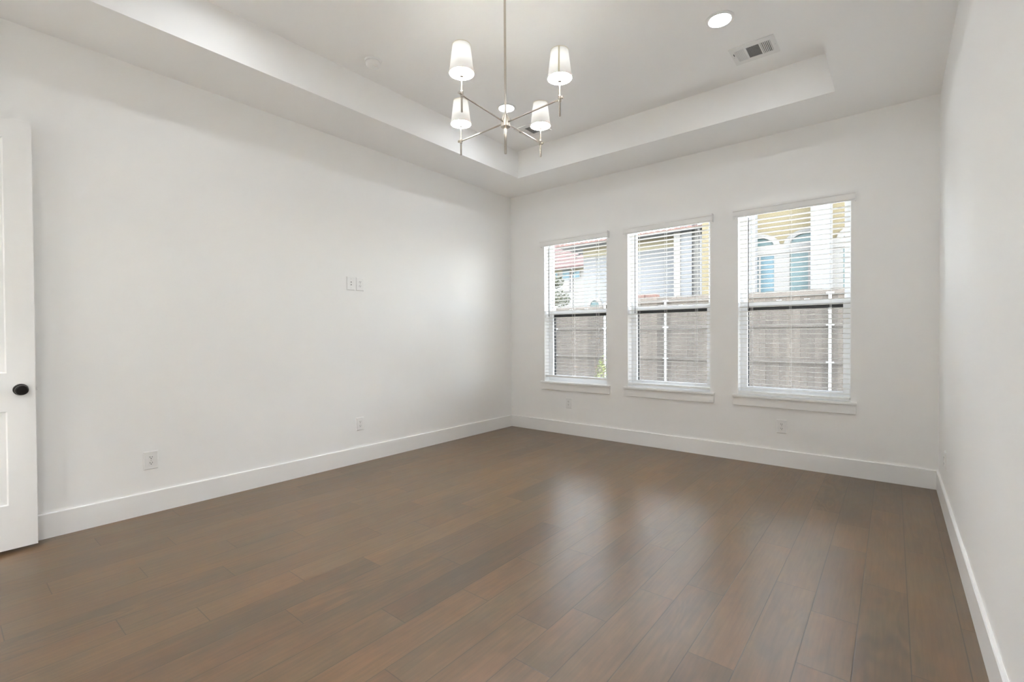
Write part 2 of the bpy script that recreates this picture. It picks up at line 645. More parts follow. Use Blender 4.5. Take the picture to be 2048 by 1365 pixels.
# door: open, lying along the left wall
def ring_panel(bm, z0, z1, y0, y1, xf, steps):
    """Moulded recessed panel on a face x = xf: steps = [(inset, depth)]."""
    prev = None
    for ins, dep in steps:
        ring = [bm.verts.new((xf - dep, y, z)) for y, z in ((y0 + ins, z0 + ins), (y1 - ins, z0 + ins), (y1 - ins, z1 - ins), (y0 + ins, z1 - ins))]
        if prev:
            for i in range(4):
                bm.faces.new((prev[i], prev[(i + 1) % 4], ring[(i + 1) % 4], ring[i]))
        prev = ring
    bm.faces.new(prev)
DXF, DT = -3.855, 0.035
DY0, DY1, DZ0, DZ1 = -0.385, 0.3715, 0.020, 2.445
bm = bmesh.new()
PY0, PY1 = DY0 + 0.114, DY1 - 0.114
panels = [(0.27, 0.800), (1.015, 2.335)]
zs = [DZ0, panels[0][0], panels[0][1], panels[1][0], panels[1][1], DZ1]
for xf, flip in ((DXF, 1), (DXF - DT, -1)):
    for za, zb in zip(zs, zs[1:]):
        for ya, yb in ((DY0, PY0), (PY0, PY1), (PY1, DY1)):
            if (za, zb) in panels and (ya, yb) == (PY0, PY1):
                ring_panel(bm, za, zb, ya, yb, xf, [(0, 0), (0.006, 0.008 * flip), (0.030, 0.010 * flip), (0.050, 0.004 * flip)])
            else:
                bm.faces.new([bm.verts.new(p) for p in ((xf, ya, za), (xf, yb, za), (xf, yb, zb), (xf, ya, zb))])
for p in (((0, DY0, DZ0), (1, DY0, DZ0), (1, DY0, DZ1), (0, DY0, DZ1)), ((0, DY1, DZ0), (1, DY1, DZ0), (1, DY1, DZ1), (0, DY1, DZ1)),
          ((0, DY0, DZ0), (0, DY1, DZ0), (1, DY1, DZ0), (1, DY0, DZ0)), ((0, DY0, DZ1), (0, DY1, DZ1), (1, DY1, DZ1), (1, DY0, DZ1))):
    bm.faces.new([bm.verts.new((DXF - DT * q[0], q[1], q[2])) for q in p])
bmesh.ops.remove_doubles(bm, verts=bm.verts, dist=1e-5)
door = obj('door_1', bm, DOORP)
struct(door, 'white two-panel door with a black knob standing open at left', 'door')
KY, KZ = 0.3115, 0.919
bm = bmesh.new()
lathe(bm, [(0.0325, 0), (0.0325, 0.004), (0.029, 0.009), (0.013, 0.011), (0.0115, 0.016), (0.012, 0.030), (0.019, 0.036), (0.0265, 0.044),
           (0.0285, 0.052), (0.027, 0.059), (0.021, 0.063), (0.019, 0.0625), (0.010, 0.064), (0.002, 0.0645)], 'x', (DXF, KY, KZ), 40)
obj('door_knob', bm, BLACKMETAL, door, True)['label'] = 'round black door knob'
bm = bmesh.new()
box(bm, DXF - 0.026, DXF - 0.012, DY1, DY1 + 0.010, KZ - 0.009, KZ + 0.007, 0.002)
obj('latch_bolt', bm, STEEL, door)['label'] = 'steel latch bolt on the door edge'
# hall beyond the doorway
bm = bmesh.new()
hx0, hx1, hy0, hy1 = XL - T, 0.2, -3.0, YF - T
box(bm, hx0 - 0.1, hx1 + 0.1, hy0 - 0.1, hy0, 0, 2.9)
box(bm, hx0 - 0.1, hx0, hy0, hy1, 0, 2.9)
box(bm, hx1, hx1 + 0.1, hy0, hy1, 0, 2.9)
box(bm, hx0 - 0.1, hx1 + 0.1, hy0 - 0.1, hy1, 2.75, 2.9)
struct(obj('wall_hall', bm, WALL), 'white hallway walls beyond the doorway behind the camera', 'wall')
bm = bmesh.new()
box(bm, hx0 - 0.1, hx1 + 0.1, hy0 - 0.1, hy1, -0.1, -0.004)
box(bm, DX1 + 0.02, DX1 + 0.84, hy1, YF - 0.05, -0.1, -0.003)
box(bm, -2.35, -0.75, hy1, YF - 0.05, -0.1, -0.003)
struct(obj('floor_hall', bm, mat('hall_bounce_floor', (0.66, 0.63, 0.58), 0.4)), 'unseen hallway floor made pale to bounce light', 'floor')  # pale colour chosen to bounce hall light upward into the room

# ------------------------------------------------------------------ windows
def make_window(n, x0, x1, label):
    yo = YB + 0.10                         # frame plane inside the wall
    w = bmesh.new()
    FW = 0.030
    # fixed frame
    box(w, x0, x0 + FW, yo, YB + T + 0.01, WZ0, WZ1)
    box(w, x1 - FW, x1, yo, YB + T + 0.01, WZ0, WZ1)
    box(w, x0 + FW, x1 - FW, yo, YB + T + 0.01, WZ1 - 0.018, WZ1)
    box(w, x0 + FW, x1 - FW, yo, YB + T + 0.01, WZ0, WZ0 + 0.035)
    root = struct(obj('window_%d' % n, w, VINYL), label, 'window')
    a, b = x0 + FW, x1 - FW
    ST = 0.030
    # lower sash (room side) and upper sash (outer)
    w = bmesh.new()
    y0, y1 = yo + 0.004, yo + 0.030
    za, zb = WZ0 + 0.035, 1.524
    box(w, a, a + ST, y0, y1, za, zb)
    box(w, b - ST, b, y0, y1, za, zb)
    box(w, a + ST, b - ST, y0, y1, za, za + 0.036)
    box(w, a + ST, b - ST, y0, y1, zb - 0.040, zb, 0.003)
    box(w, a + 0.28, a + 0.32, y0 - 0.010, y0 + 0.012, zb, zb + 0.010, 0.002)
    box(w, b - 0.32, b - 0.28, y0 - 0.010, y0 + 0.012, zb, zb + 0.010, 0.002)
    s = obj('lower_sash', w, VINYL, root)
    w = bmesh.new()
    box(w, a + ST, b - ST, y0 + 0.011, y0 + 0.015, za + 0.036, zb - 0.040)
    obj('pane', w, GLASS, s)
    w = bmesh.new()
    y2, y3 = yo + 0.032, yo + 0.056
    zc, zd = 1.490, WZ1 - 0.018
    SU = 0.022
    box(w, a, a + SU, y2, y3, zc, zd)
    box(w, b - SU, b, y2, y3, zc, zd)
    box(w, a + SU, b - SU, y2, y3, zd - 0.014, zd)
    box(w, a + SU, b - SU, y2, y3, zc, zc + 0.034)
    s = obj('upper_sash', w, VINYL, root)
    w = bmesh.new()
    box(w, a + SU, b - SU, y2 + 0.010, y2 + 0.014, zc + 0.034, zd - 0.014)
    obj('pane', w, GLASS, s)
    # half screen outside the lower sash
    w = bmesh.new()
    y4, y5 = yo + 0.060, yo + 0.075
    zt = 1.500
    q = 0.034
    box(w, a, a + q, y4, y5, za, zt)
    box(w, b - q, b, y4, y5, za, zt)
    box(w, a + q, b - q, y4, y5, za, za + q)
    box(w, a + q, b - q, y4, y5, zt - 0.055, zt)
    s = obj('screen_frame', w, DARKFRAME, root)
    s['label'] = 'dark frame of the outside half screen'
    w = bmesh.new()
    box(w, a + q, b - q, y4 + 0.006, y4 + 0.0075, za + q, zt - 0.055)
    obj('screen_mesh', w, SCREEN, s)
    # stool and apron
    w = bmesh.new()
    box(w, x0 - 0.045, x1 + 0.045, YB - 0.034, YB, WZ0 - 0.022, WZ0, 0.004)
    box(w, x0, x1, YB - 0.004, yo, WZ0 - 0.020, WZ0)
    obj('window_sill', w, TRIM, root)
    w = bmesh.new()
    box(w, x0 - 0.040, x1 + 0.040, YB - 0.018, YB, 0.532, WZ0 - 0.022, 0.003)
    obj('window_apron', w, TRIM, root)
    return root

wl = ['white window nearest the left corner, red tile roof seen outside', 'middle white window of the three, between its two neighbours',
      'white window nearest the right wall, arched windows outside']
for i, (a, b) in enumerate(WINS):
    make_window(i + 1, a, b, wl[i])

# ------------------------------------------------------------------ blinds
def make_blind(x0, x1, label, ladders, wand_x, zbot):
    t = thing('window_blind', label, 'blind', (x0, YB, WZ0), 'white slat blinds in the windows')
    w_ = x1 - x0
    def part(name, bm, m, parent=t, smooth=False):
        return obj(name, bm, m, parent, smooth)
    z = lambda v: v - WZ0
    # valance with a small crown profile and returned ends
    bm = bmesh.new()
    pr = [(-0.046, 2.325), (-0.046, 2.332), (-0.049, 2.337), (-0.049, 2.380), (-0.053, 2.386), (-0.053, 2.404), (-0.040, 2.404), (-0.040, 2.325)]
    va, vb = -0.034, w_ + 0.034
    rings = [[bm.verts.new((xx, y, z(zz))) for y, zz in pr] for xx in (va, vb)]
    for i in range(len(pr)):
        bm.faces.new((rings[0][i], rings[0][(i + 1) % len(pr)], rings[1][(i + 1) % len(pr)], rings[1][i]))
    bm.faces.new(rings[0])
    bm.faces.new(rings[1][::-1])
    box(bm, va, va + 0.006, -0.0399, -0.001, z(2.325), z(2.404))
    box(bm, vb - 0.006, vb, -0.0399, -0.001, z(2.325), z(2.404))
    part('valance', bm, VALANCE)
    bm = bmesh.new()
    box(bm, 0.004, w_ - 0.004, 0.006, 0.062, z(2.350), z(2.398), 0.002)
    part('headrail', bm, VALANCE)
    # slats: gently crowned, room edge a little higher
    bm = bmesh.new()
    zc = zbot + 0.040
    tilt = math.tan(R(3.2))
    prof = [(-0.025, 0.0), (-0.012, 0.0016), (0.0, 0.0022), (0.012, 0.0016), (0.025, 0.0)]
    yc = 0.034
    nz = int((2.336 - zc) / 0.0432)
    th = 0.0026
    for k in range(nz + 1):
        zz = z(zc + k * 0.0432)
        top, bot = [], []
        for xx in (0.006, w_ - 0.006):
            top.append([bm.verts.new((xx, yc + y, zz + h - y * tilt + th / 2)) for y, h in prof])
            bot.append([bm.verts.new((xx, yc + y, zz + h - y * tilt - th / 2)) for y, h in prof])
        for i in range(len(prof) - 1):
            bm.faces.new((top[0][i], top[1][i], top[1][i + 1], top[0][i + 1]))
            bm.faces.new((bot[0][i], bot[0][i + 1], bot[1][i + 1], bot[1][i]))
        bm.faces.new((top[0][0], bot[0][0], bot[1][0], top[1][0]))
        bm.faces.new((top[0][-1], top[1][-1], bot[1][-1], bot[0][-1]))
        for e in (0, 1):
            bm.faces.new([*top[e], *bot[e][::-1]])
    part('slats', bm, SLAT)
    bm = bmesh.new()
    box(bm, 0.006, w_ - 0.006, yc - 0.025, yc + 0.025, z(zbot - 0.012), z(zbot + 0.012), 0.004)
    part('bottom_rail', bm, VALANCE)
    for lx in ladders:
        bm = bmesh.new()
        for yy in (yc - 0.0268, yc + 0.0268):
            tube(bm, [(lx - 0.004, yy, z(zbot)), (lx - 0.004, yy, z(2.352))], 0.0009, 6)
            tube(bm, [(lx + 0.004, yy, z(zbot)), (lx + 0.004, yy, z(2.352))], 0.0009, 6)
        part('ladder_cord', bm, CORD)
    bm = bmesh.new()
    tube(bm, [(wand_x, -0.006, z(2.315)), (wand_x, -0.008, z(2.25)), (wand_x, -0.008, z(1.47)), (wand_x, -0.008, z(1.45))], [0.003, 0.0042, 0.0042, 0.006], 8)
    part('tilt_wand', bm, WAND)['label'] = 'grey see-through tilt wand'
    return t
make_blind(*WINS[0], 'white slat blind over the window nearest the left corner', [0.10, 0.41, 0.74], 0.075, 0.700)
make_blind(*WINS[1], 'white slat blind over the middle window', [0.115, 0.42, 0.74], 0.092, 0.668)
make_blind(*WINS[2], 'white slat blind over the window nearest the right wall', [0.115, 0.435, 0.74], 0.094, 0.655)

# ------------------------------------------------------------------ outlets
def make_outlet(label, loc, rot, kind='duplex', group='wall outlets'):
    """Built facing -Y (plate on plane y=0)."""
    t = thing('wall_outlet' if kind == 'duplex' else 'coax_plate', label, 'outlet' if kind == 'duplex' else 'wall plate', loc, group if kind == 'duplex' else None, rot)
    bm = bmesh.new()
    w, h = 0.042, 0.0625
    v0 = [bm.verts.new((x, 0, z)) for x, z in ((-w, -h), (w, -h), (w, h), (-w, h))]
    v1 = [bm.verts.new((x, -0.003, z)) for x, z in ((-w, -h), (w, -h), (w, h), (-w, h))]
    q = 0.005
    v2 = [bm.verts.new((x, -0.0075, z)) for x, z in ((-w + q, -h + q), (w - q, -h + q), (w - q, h - q), (-w + q, h - q))]
    for A, B in ((v0, v1), (v1, v2)):
        for i in range(4):
            bm.faces.new((A[i], A[(i + 1) % 4], B[(i + 1) % 4], B[i]))
    bm.faces.new(v2)
    bm.faces.new(v0[::-1])
    obj('cover_plate', bm, PLATE, t)
    if kind == 'duplex':
        for s in (1, -1):
            zc = s * 0.0195
            bm = bmesh.new()
            ring = []
            for i in range(28):
                a = 2 * math.pi * i / 28
                ring.append((0.0172 * math.cos(a), max(-0.0125, min(0.0125, 0.0172 * math.sin(a)))))
            A = [bm.verts.new((x, -0.0070, zc + z)) for x, z in ring]
            B = [bm.verts.new((x, -0.0096, zc + z)) for x, z in ring]
            for i in range(28):
                bm.faces.new((A[i], A[(i + 1) % 28], B[(i + 1) % 28], B[i]))
            bm.faces.new(B)
            rc = obj('receptacle', bm, PLATE, t)
            bm = bmesh.new()
            box(bm, -0.0078, -0.0052, -0.0101, -0.0094, zc - 0.001, zc + 0.0085)
            box(bm, 0.0052, 0.0076, -0.0101, -0.0094, zc, zc + 0.0075)
            lathe(bm, [(0.0028, -0.0101), (0.0028, -0.0094)], 'y', (0, 0, zc - 0.0065), 14)
            obj('socket_slots', bm, SLOT, rc)['label'] = 'dark socket slots'
        bm = bmesh.new()
        lathe(bm, [(0.0032, -0.0074), (0.003, -0.0086), (0.001, -0.009)], 'y', (0, 0, 0), 14)
        obj('screw', bm, SCREW, t)
    else:
        for s in (1, -1):
            bm = bmesh.new()
            zc = s * 0.0125
            lathe(bm, [(0.0085, -0.007), (0.0085, -0.0095), (0.0055, -0.0096), (0.0055, -0.013)], 'y', (0, 0, zc), 6 if s > 0 else 20)
            cn = obj('jack', bm, PLATE, t)
            bm = bmesh.new()
            lathe(bm, [(0.0042, -0.0125), (0.0042, -0.0136)], 'y', (0, 0, zc), 16)
            obj('jack_hole', bm, SLOT, cn)['label'] = 'dark jack hole'
        for s in (1, -1):
            bm = bmesh.new()
            lathe(bm, [(0.0030, -0.0074), (0.0028, -0.0084), (0.001, -0.0088)], 'y', (0, 0, s * 0.042), 12)
            obj('screw', bm, SCREW, t)
    return t
RL, RRt = (0, 0, R(90)), (0, 0, R(-90))
o1 = make_outlet('white duplex outlet low on the left wall, nearest the door', (XL, 0.9375, 0.365), RL)
clone(o1, (XL, 2.575, 0.372), 'white duplex outlet low on the left wall, below the raised pair of plates')
clone(o1, (XL, 2.588, 1.712), 'white duplex outlet high on the left wall, right one of the raised pair')
clone(o1, (-3.075, YB, 0.383), 'white duplex outlet under the window nearest the left corner', (0, 0, 0))
clone(o1, (-0.789, YB, 0.366), 'white duplex outlet under the window nearest the right wall', (0, 0, 0))
clone(o1, (XR, 4.262, 0.355), 'white duplex outlet low on the right wall, seen edge-on', RRt)
make_outlet('white plate with two round jacks, left one of the pair high on the left wall', (XL, 2.490, 1.712), RL, 'coax')

# ------------------------------------------------------------------ ceiling fittings
def downlight(label, loc, grp='recessed ceiling downlights'):
    t = thing('ceiling_downlight', label, 'ceiling light', loc, grp)
    bm = bmesh.new()
    lathe(bm, [(0.092, 0.0), (0.092, -0.004), (0.086, -0.008), (0.072, -0.0085), (0.066, -0.003), (0.066, 0.0)], 'z', (0, 0, 0), 48, cap0=False, cap1=False)
    obj('trim_ring', bm, CANTRIM, t, True)
    bm = bmesh.new()
    lathe(bm, [(0.066, -0.0035), (0.045, -0.0052), (0.02, -0.006), (0.001, -0.0062)], 'z', (0, 0, 0), 40, cap0=False)
    obj('lens', bm, CANLENS, t, True)['label'] = 'glowing white lens'
    return t
c1 = downlight('round lit downlight beside the ceiling vent, toward the right', (-0.922, 3.40, HT))
clone(c1, (-2.832, 3.427, HT), 'round lit downlight behind the chandelier rod')
clone(c1, (-2.832, 1.10, HT), 'round lit downlight out of view over the left front of the room')
clone(c1, (-0.922, 1.10, HT), 'round lit downlight out of view over the right front of the room')
HALL_FILL_LENS = emit_mat('hall_fill_lens', (0.97, 1.0, 1.03), HALL_FILL_W)
for hx in (-2.92, -2.46, -0.55, -0.10):  # unseen lamps added to fill the room through the openings
    for hy in (-0.72,):
        h = thing('ceiling_downlight', 'added fill lamp in the unseen hallway behind the camera', 'ceiling light', (hx, hy, 2.75), 'added hallway fill lamps')
        bm = bmesh.new()
        lathe(bm, [(0.092, 0.0), (0.092, -0.004), (0.086, -0.008), (0.072, -0.0085), (0.066, -0.003), (0.066, 0.0)], 'z', (0, 0, 0), 48, cap0=False, cap1=False)
        obj('trim_ring', bm, CANTRIM, h, True)
        bm = bmesh.new()
        lathe(bm, [(0.066, -0.0035), (0.045, -0.0052), (0.02, -0.006), (0.001, -0.0062)], 'z', (0, 0, 0), 40, cap0=False)
        obj('lens', bm, HALL_FILL_LENS, h, True)

def vent(label, loc, rotz):
    t = thing('ceiling_vent', label, 'vent', loc, 'ceiling vents', (0, 0, rotz))
    W_, D_ = 0.152, 0.129
    # louvre fields
    fx = [(-0.118, -0.053), (-0.043, 0.043), (0.053, 0.118)]
    fy0, fy1 = -0.080, 0.080
    bm = bmesh.new()
    xs = sorted({-W_, W_, *[v for f in fx for v in f]})
    for a, b in zip(xs, xs[1:]):
        if any(abs(a - f[0]) < 1e-6 for f in fx):
            box(bm, a, b, -D_, fy0, -0.006, 0)
            box(bm, a, b, fy1, D_, -0.006, 0)
        else:
            box(bm, a, b, -D_, D_, -0.006, 0)
    bmesh.ops.remove_doubles(bm, verts=bm.verts, dist=1e-5)
    obj('face_plate', bm, VENTP, t)
    bm = bmesh.new()
    box(bm, -0.122, 0.122, -0.084, 0.084, -0.0016, -0.0004)
    obj('duct', bm, VENTDARK, t)['label'] = 'dark duct behind the louvres'
    for i, (a, b) in enumerate(fx):
        bm = bmesh.new()
        if i == 1:
            n_ = 15
            for k in range(n_):
                y = fy0 + (k + 0.5) * (fy1 - fy0) / n_
                vs = [bm.verts.new(p) for p in ((a, y - 0.0042, -0.0058), (b, y - 0.0042, -0.0058), (b, y + 0.0040, -0.0026), (a, y + 0.0040, -0.0026))]
                bm.faces.new(vs)
                vs2 = [bm.verts.new((v.co.x, v.co.y, v.co.z - 0.0008)) for v in vs]
                bm.faces.new(vs2)
                for q in range(4):
                    bm.faces.new((vs[q], vs[(q + 1) % 4], vs2[(q + 1) % 4], vs2[q]))
        else:
            n_ = 6
            s = 1 if i == 0 else -1
            for k in range(n_):
                x = a + (k + 0.5) * (b - a) / n_
                vs = [bm.verts.new(p) for p in ((x - 0.0042, fy0, -0.004 - s * 0.0022), (x + 0.0042, fy0, -0.004 + s * 0.0018), (x + 0.0042, fy1, -0.004 + s * 0.0018), (x - 0.0042, fy1, -0.004 - s * 0.0022))]
                bm.faces.new(vs)
                vs2 = [bm.verts.new((v.co.x, v.co.y, v.co.z - 0.0008)) for v in vs]
                bm.faces.new(vs2)
                for q in range(4):
                    bm.faces.new((vs[q], vs[(q + 1) % 4], vs2[(q + 1) % 4], vs2[q]))
        obj('louvre_bank', bm, VENTP, t)
    bm = bmesh.new()
    box(bm, -0.134, -0.130, -0.052, -0.026, -0.010, -0.005)
    obj('damper_lever', bm, VENTDARK, t)
    for s in (-1, 1):
        bm = bmesh.new()
        lathe(bm, [(0.004, -0.0058), (0.0035, -0.0075), (0.001, -0.008)], 'z', (s * 0.140, 0.0, 0), 12)
        obj('screw', bm, SCREW, t)
    return t
v1 = vent('white rectangular ceiling vent near the right edge of the tray', (-0.821, 3.932, HT), 0)
clone(v1, (-2.922, 3.957, HT), 'ceiling vent showing grey behind the rear right lamp shade')

t = thing('smoke_detector', 'round white smoke detector on the ceiling left of the chandelier', 'smoke detector', (-3.148, 2.185, HT))
bm = bmesh.new()
lathe(bm, [(0.066, 0), (0.066, -0.010), (0.063, -0.014), (0.050, -0.0145)], 'z', (0, 0, 0), 48)
obj('base_ring', bm, DETECT, t, True)
bm = bmesh.new()
lathe(bm, [(0.050, -0.0140), (0.050, -0.0180)], 'z', (0, 0, 0), 48)
obj('sensor_gap', bm, mat('sensor_gap', (0.12, 0.12, 0.12), 0.8), t, True)['label'] = 'dark slot round the sensor'
bm = bmesh.new()
lathe(bm, [(0.056, -0.0165), (0.057, -0.020), (0.054, -0.036), (0.046, -0.043), (0.020, -0.0455), (0.001, -0.046)], 'z', (0, 0, 0), 48)
obj('cover', bm, DETECT, t, True)
bm = bmesh.new()
lathe(bm, [(0.016, -0.043), (0.016, -0.049), (0.013, -0.0505), (0.0115, -0.0475), (0.001, -0.0475)], 'z', (0.022, 0.010, 0), 24)
obj('test_button', bm, DETECT, t, True)

# ------------------------------------------------------------------ chandelier
CX_, CY_, CZ_ = -1.8660, 2.2470, 2.528
ch = thing('chandelier', 'brushed nickel four-arm chandelier with white tapered shades', 'chandelier', (CX_, CY_, HT))
dz = CZ_ - HT
bm = bmesh.new()
lathe(bm, [(0.062, 0), (0.062, -0.010), (0.056, -0.022), (0.012, -0.026)], 'z', (0, 0, 0), 40)
obj('canopy', bm, NICKEL, ch, True)
bm = bmesh.new()
lathe(bm, [(0.0072, -0.02), (0.0072, dz + 0.03)], 'z', (0, 0, 0), 20)
obj('rod', bm, NICKEL, ch, True)
bm = bmesh.new()
lathe(bm, [(0.0175, dz + 0.048), (0.0175, dz + 0.024), (0.0285, dz + 0.023), (0.0285, dz - 0.0255), (0.0275, dz - 0.0265), (0.008, dz - 0.0265)], 'z', (0, 0, 0), 40)
obj('hub', bm, NICKEL, ch, True)
bm = bmesh.new()
lathe(bm, [(0.0078, dz - 0.02), (0.0078, dz - 0.188), (0.0066, dz - 0.191), (0.001, dz - 0.1915)], 'z', (0, 0, 0), 20)
obj('finial_rod', bm, NICKEL, ch, True)
tips = [(-1.8337, 1.8361), (-1.4481, 2.2193), (-2.2745, 2.2674), (-1.8777, 2.6356)]
SEAM_DIR = math.atan2(-2.22, 1.44)
for i, (tx, ty) in enumerate(tips):
    px_, py_ = tx - CX_, ty - CY_
    d = Vector((px_, py_, 0)).normalized()
    bm = bmesh.new()
    tube(bm, [tuple(d * 0.02 + Vector((0, 0, dz))), (px_, py_, dz)], 0.0046, 12)
    arm = obj('arm', bm, NICKEL, ch, True)
    bm = bmesh.new()
    lathe(bm, [(0.0085, dz - 0.013), (0.0092, dz - 0.012), (0.0092, dz + 0.019), (0.0085, dz + 0.020)], 'z', (px_, py_, 0), 18)
    obj('clamp', bm, NICKEL, arm, True)
    bm = bmesh.new()
    c0 = Vector((px_, py_, dz + 0.004))
    tube(bm, [c0 + d * 0.008, c0 + d * 0.017, c0 + d * 0.0175, c0 + d * 0.024], [0.0035, 0.0035, 0.0085, 0.0085], 16)
    obj('thumb_screw', bm, NICKEL, arm, True)
    bm = bmesh.new()
    lathe(bm, [(0.0052, dz - 0.094), (0.0058, dz - 0.092), (0.0058, dz + 0.040), (0.0050, dz + 0.044), (0.0036, dz + 0.090), (0.0036, dz + 0.100)], 'z', (px_, py_, 0), 18)
    obj('stem', bm, NICKEL, arm, True)
    bm = bmesh.new()
    lathe(bm, [(0.004, dz + 0.096), (0.0125, dz + 0.098), (0.0125, dz + 0.108), (0.010, dz + 0.110)], 'z', (px_, py_, 0), 20)
    cup = obj('socket_cup', bm, NICKEL, ch, True)
    bm = bmesh.new()
    lathe(bm, [(0.0112, dz + 0.110), (0.0112, dz + 0.165)], 'z', (px_, py_, 0), 20)
    obj('candle_sleeve', bm, SLEEVE, cup, True)
    bm = bmesh.new()
    lathe(bm, [(0.009, dz + 0.166), (0.013, dz + 0.180), (0.0165, dz + 0.198), (0.013, dz + 0.222), (0.005, dz + 0.240), (0.001, dz + 0.244)], 'z', (px_, py_, 0), 20)
    obj('bulb', bm, BULB, cup, True)['label'] = 'glowing candle bulb'
    # tapered shade: thin double wall, open at both ends
    r0, r1, z0, z1 = 0.0675, 0.049, dz + 0.116, dz + 0.268
    bm = bmesh.new()
    lathe(bm, [(r0, z0), (r1, z1)], 'z', (px_, py_, 0), 48, cap0=False, cap1=False)
    sh = obj('lamp_shade', bm, SHADE, ch, True)
    sh['label'] = 'white tapered fabric shade'
    bm = bmesh.new()
    lathe(bm, [(r1 - 0.001, z1 - 0.006), (0.001, z1 - 0.006)], 'z', (px_, py_, 0), 40, cap0=False)  # unseen disc added to spread the bulb's light over the ceiling
    obj('added_top_diffuser', bm, DIFFUSER, sh)
    for rr, zz in ((r0, z0), (r1, z1)):
        bm = bmesh.new()
        lathe(bm, [(rr + 0.0010, zz - 0.001), (rr + 0.0010, zz + 0.0018), (rr - 0.0004, zz + 0.0018), (rr - 0.0004, zz - 0.001), (rr + 0.0010, zz - 0.001)], 'z', (px_, py_, 0), 48, cap0=False, cap1=False)
        obj('shade_rim', bm, SEAM, sh, True)
    bm = bmesh.new()
    ang = {0: 2.0, 1: math.atan2(-ty, -tx) - 0.06, 2: 2.4, 3: 1.2}[i]
    hw = 0.0042
    A = [bm.verts.new((px_ + (r + 0.0009) * math.cos(ang + s * hw / r), py_ + (r + 0.0009) * math.sin(ang + s * hw / r), zz)) for s in (-1, 1) for r, zz in ((r0, z0), (r1, z1))]
    B = [bm.verts.new((px_ + (r + 0.0002) * math.cos(ang + s * hw / r), py_ + (r + 0.0002) * math.sin(ang + s * hw / r), zz)) for s in (-1, 1) for r, zz in ((r0, z0), (r1, z1))]
    for q in ((0, 1, 3, 2),):
        bm.faces.new([A[k] for k in q])
        bm.faces.new([B[k] for k in q][::-1])
    for a_, b_ in ((0, 1), (1, 3), (3, 2), (2, 0)):
        bm.faces.new((A[a_], A[b_], B[b_], B[a_]))
    obj('shade_seam', bm, SEAM, sh)

# ------------------------------------------------------------------ outside
GZ = -0.30
bm = bmesh.new()
box(bm, -60, 40, YB + T, 70, GZ - 0.2, GZ)
struct(obj('ground_outside', bm, GROUND), 'bare yard ground outside the windows', 'ground')

# fence
YFN = 12.4
fence = thing('board_fence', 'weathered grey-brown board fence with pale metal posts outside the windows', 'fence', (0, YFN, GZ))
posts = [-10.05, -8.29, -6.55, -4.75, -2.91, -1.075, 0.76]
random.seed(3)
for a, b in zip(posts, posts[1:]):
    ztop = 2.06 if b < -6.5 else 2.22
    bm = bmesh.new()
    ton = bm.faces.layers.float.new('tone')
    x = a
    while x < b - 0.001:
        x2 = min(x + 0.1405, b)
        yy = random.uniform(0, 0.006)
        hz = ztop - GZ + random.uniform(-0.015, 0.01)
        nf = len(bm.faces)
        box(bm, x, x2 - 0.003, 0.06 + yy, 0.078 + yy, 0.03, hz)
        bm.faces.ensure_lookup_table()
        tv = random.uniform(0.74, 1.14)
        for f in bm.faces[nf:]:
            f[ton] = tv
        x = x2
    pn = obj('picket_panel', bm, FENCE, fence)
    for zr in (-0.15, 0.585, 1.415, 2.02 if b < -6.5 else 2.12):
        bm = bmesh.new()
        box(bm, a + 0.002, b - 0.002, 0.020, 0.058, zr - GZ - 0.040, zr - GZ + 0.045)
        obj('rail', bm, RAIL, pn)
for x in posts:
    bm = bmesh.new()
    lathe(bm, [(0.030, 0.0), (0.030, 2.40), (0.034, 2.40), (0.030, 2.43), (0.004, 2.445)], 'z', (x, -0.012, 0), 20)
    p_ = obj('post', bm, GALV, fence, True)
    p_['label'] = 'round pale metal fence post'
    for zr in (0.585, 1.415, 2.12):
        bm = bmesh.new()
        box(bm, x - 0.075, x + 0.075, -0.012, 0.019, zr - GZ - 0.018, zr - GZ + 0.018, 0.004)
        obj('bracket', bm, GALV, p_)

# neighbour's stucco house, near facade
hs = thing('stucco_house', 'pale stucco house with clay tile eaves and arched windows beyond the fence', 'house', (0, 17, GZ))
G = lambda z: z - GZ
def hbox(name, m, x0, x1, y0, y1, z0, z1, parent=hs, label=None):
    bm = bmesh.new()
    box(bm, x0, x1, y0 - 17, y1 - 17, G(z0), G(z1))
    o = obj(name, bm, m, parent)
    if label:
        o['label'] = label
    return o
hbox('wall', STUCCO_SHADE, -9.96, -5.1, 17.0, 20.0, GZ, 4.42)
hbox('frieze', CREAM, -9.97, -5.1, 16.985, 17.02, 4.42, 4.80, label='cream band under the eaves')
hbox('eave_soffit', STUCCO_SHADE, -10.75, -4.55, 16.22, 20.0, 4.80, 4.86)
hbox('gutter', GUTTER, -10.75, -4.55, 16.14, 16.25, 4.765, 4.81, label='dark gutter along the eaves')
# tiles: scalloped barrel rows
bm = bmesh.new()
x = -10.75
while x < -4.56:
    n_ = 7
    rings = []
    for yy, zz in ((16.12, 4.81), (20.0, 5.50)):
        rings.append([bm.verts.new((x + 0.11 + 0.105 * math.cos(math.pi * k / (n_ - 1)), yy - 17, G(zz) + 0.085 * math.sin(math.pi * k / (n_ - 1)))) for k in range(n_)])
    for k in range(n_ - 1):
        bm.faces.new((rings[0][k], rings[0][k + 1], rings[1][k + 1], rings[1][k]))
    bm.faces.new(rings[0])
    bm.faces.new(rings[1])
    x += 0.22
obj('tile_roof', bm, TILEPALE, hs)['label'] = 'pale pink clay barrel tiles'
hbox('wing_pier', STUCCO_SHADE, -5.95, -5.36, 16.40, 17.02, GZ, 5.5, label='pale projecting pier')
hbox('sunlit_strip', STUCCO, -5.96, -5.74, 16.34, 16.41, GZ, 5.5, label='whiter strip standing for the sunlit face of the pier')  # sunlight on the pier painted as a whiter strip
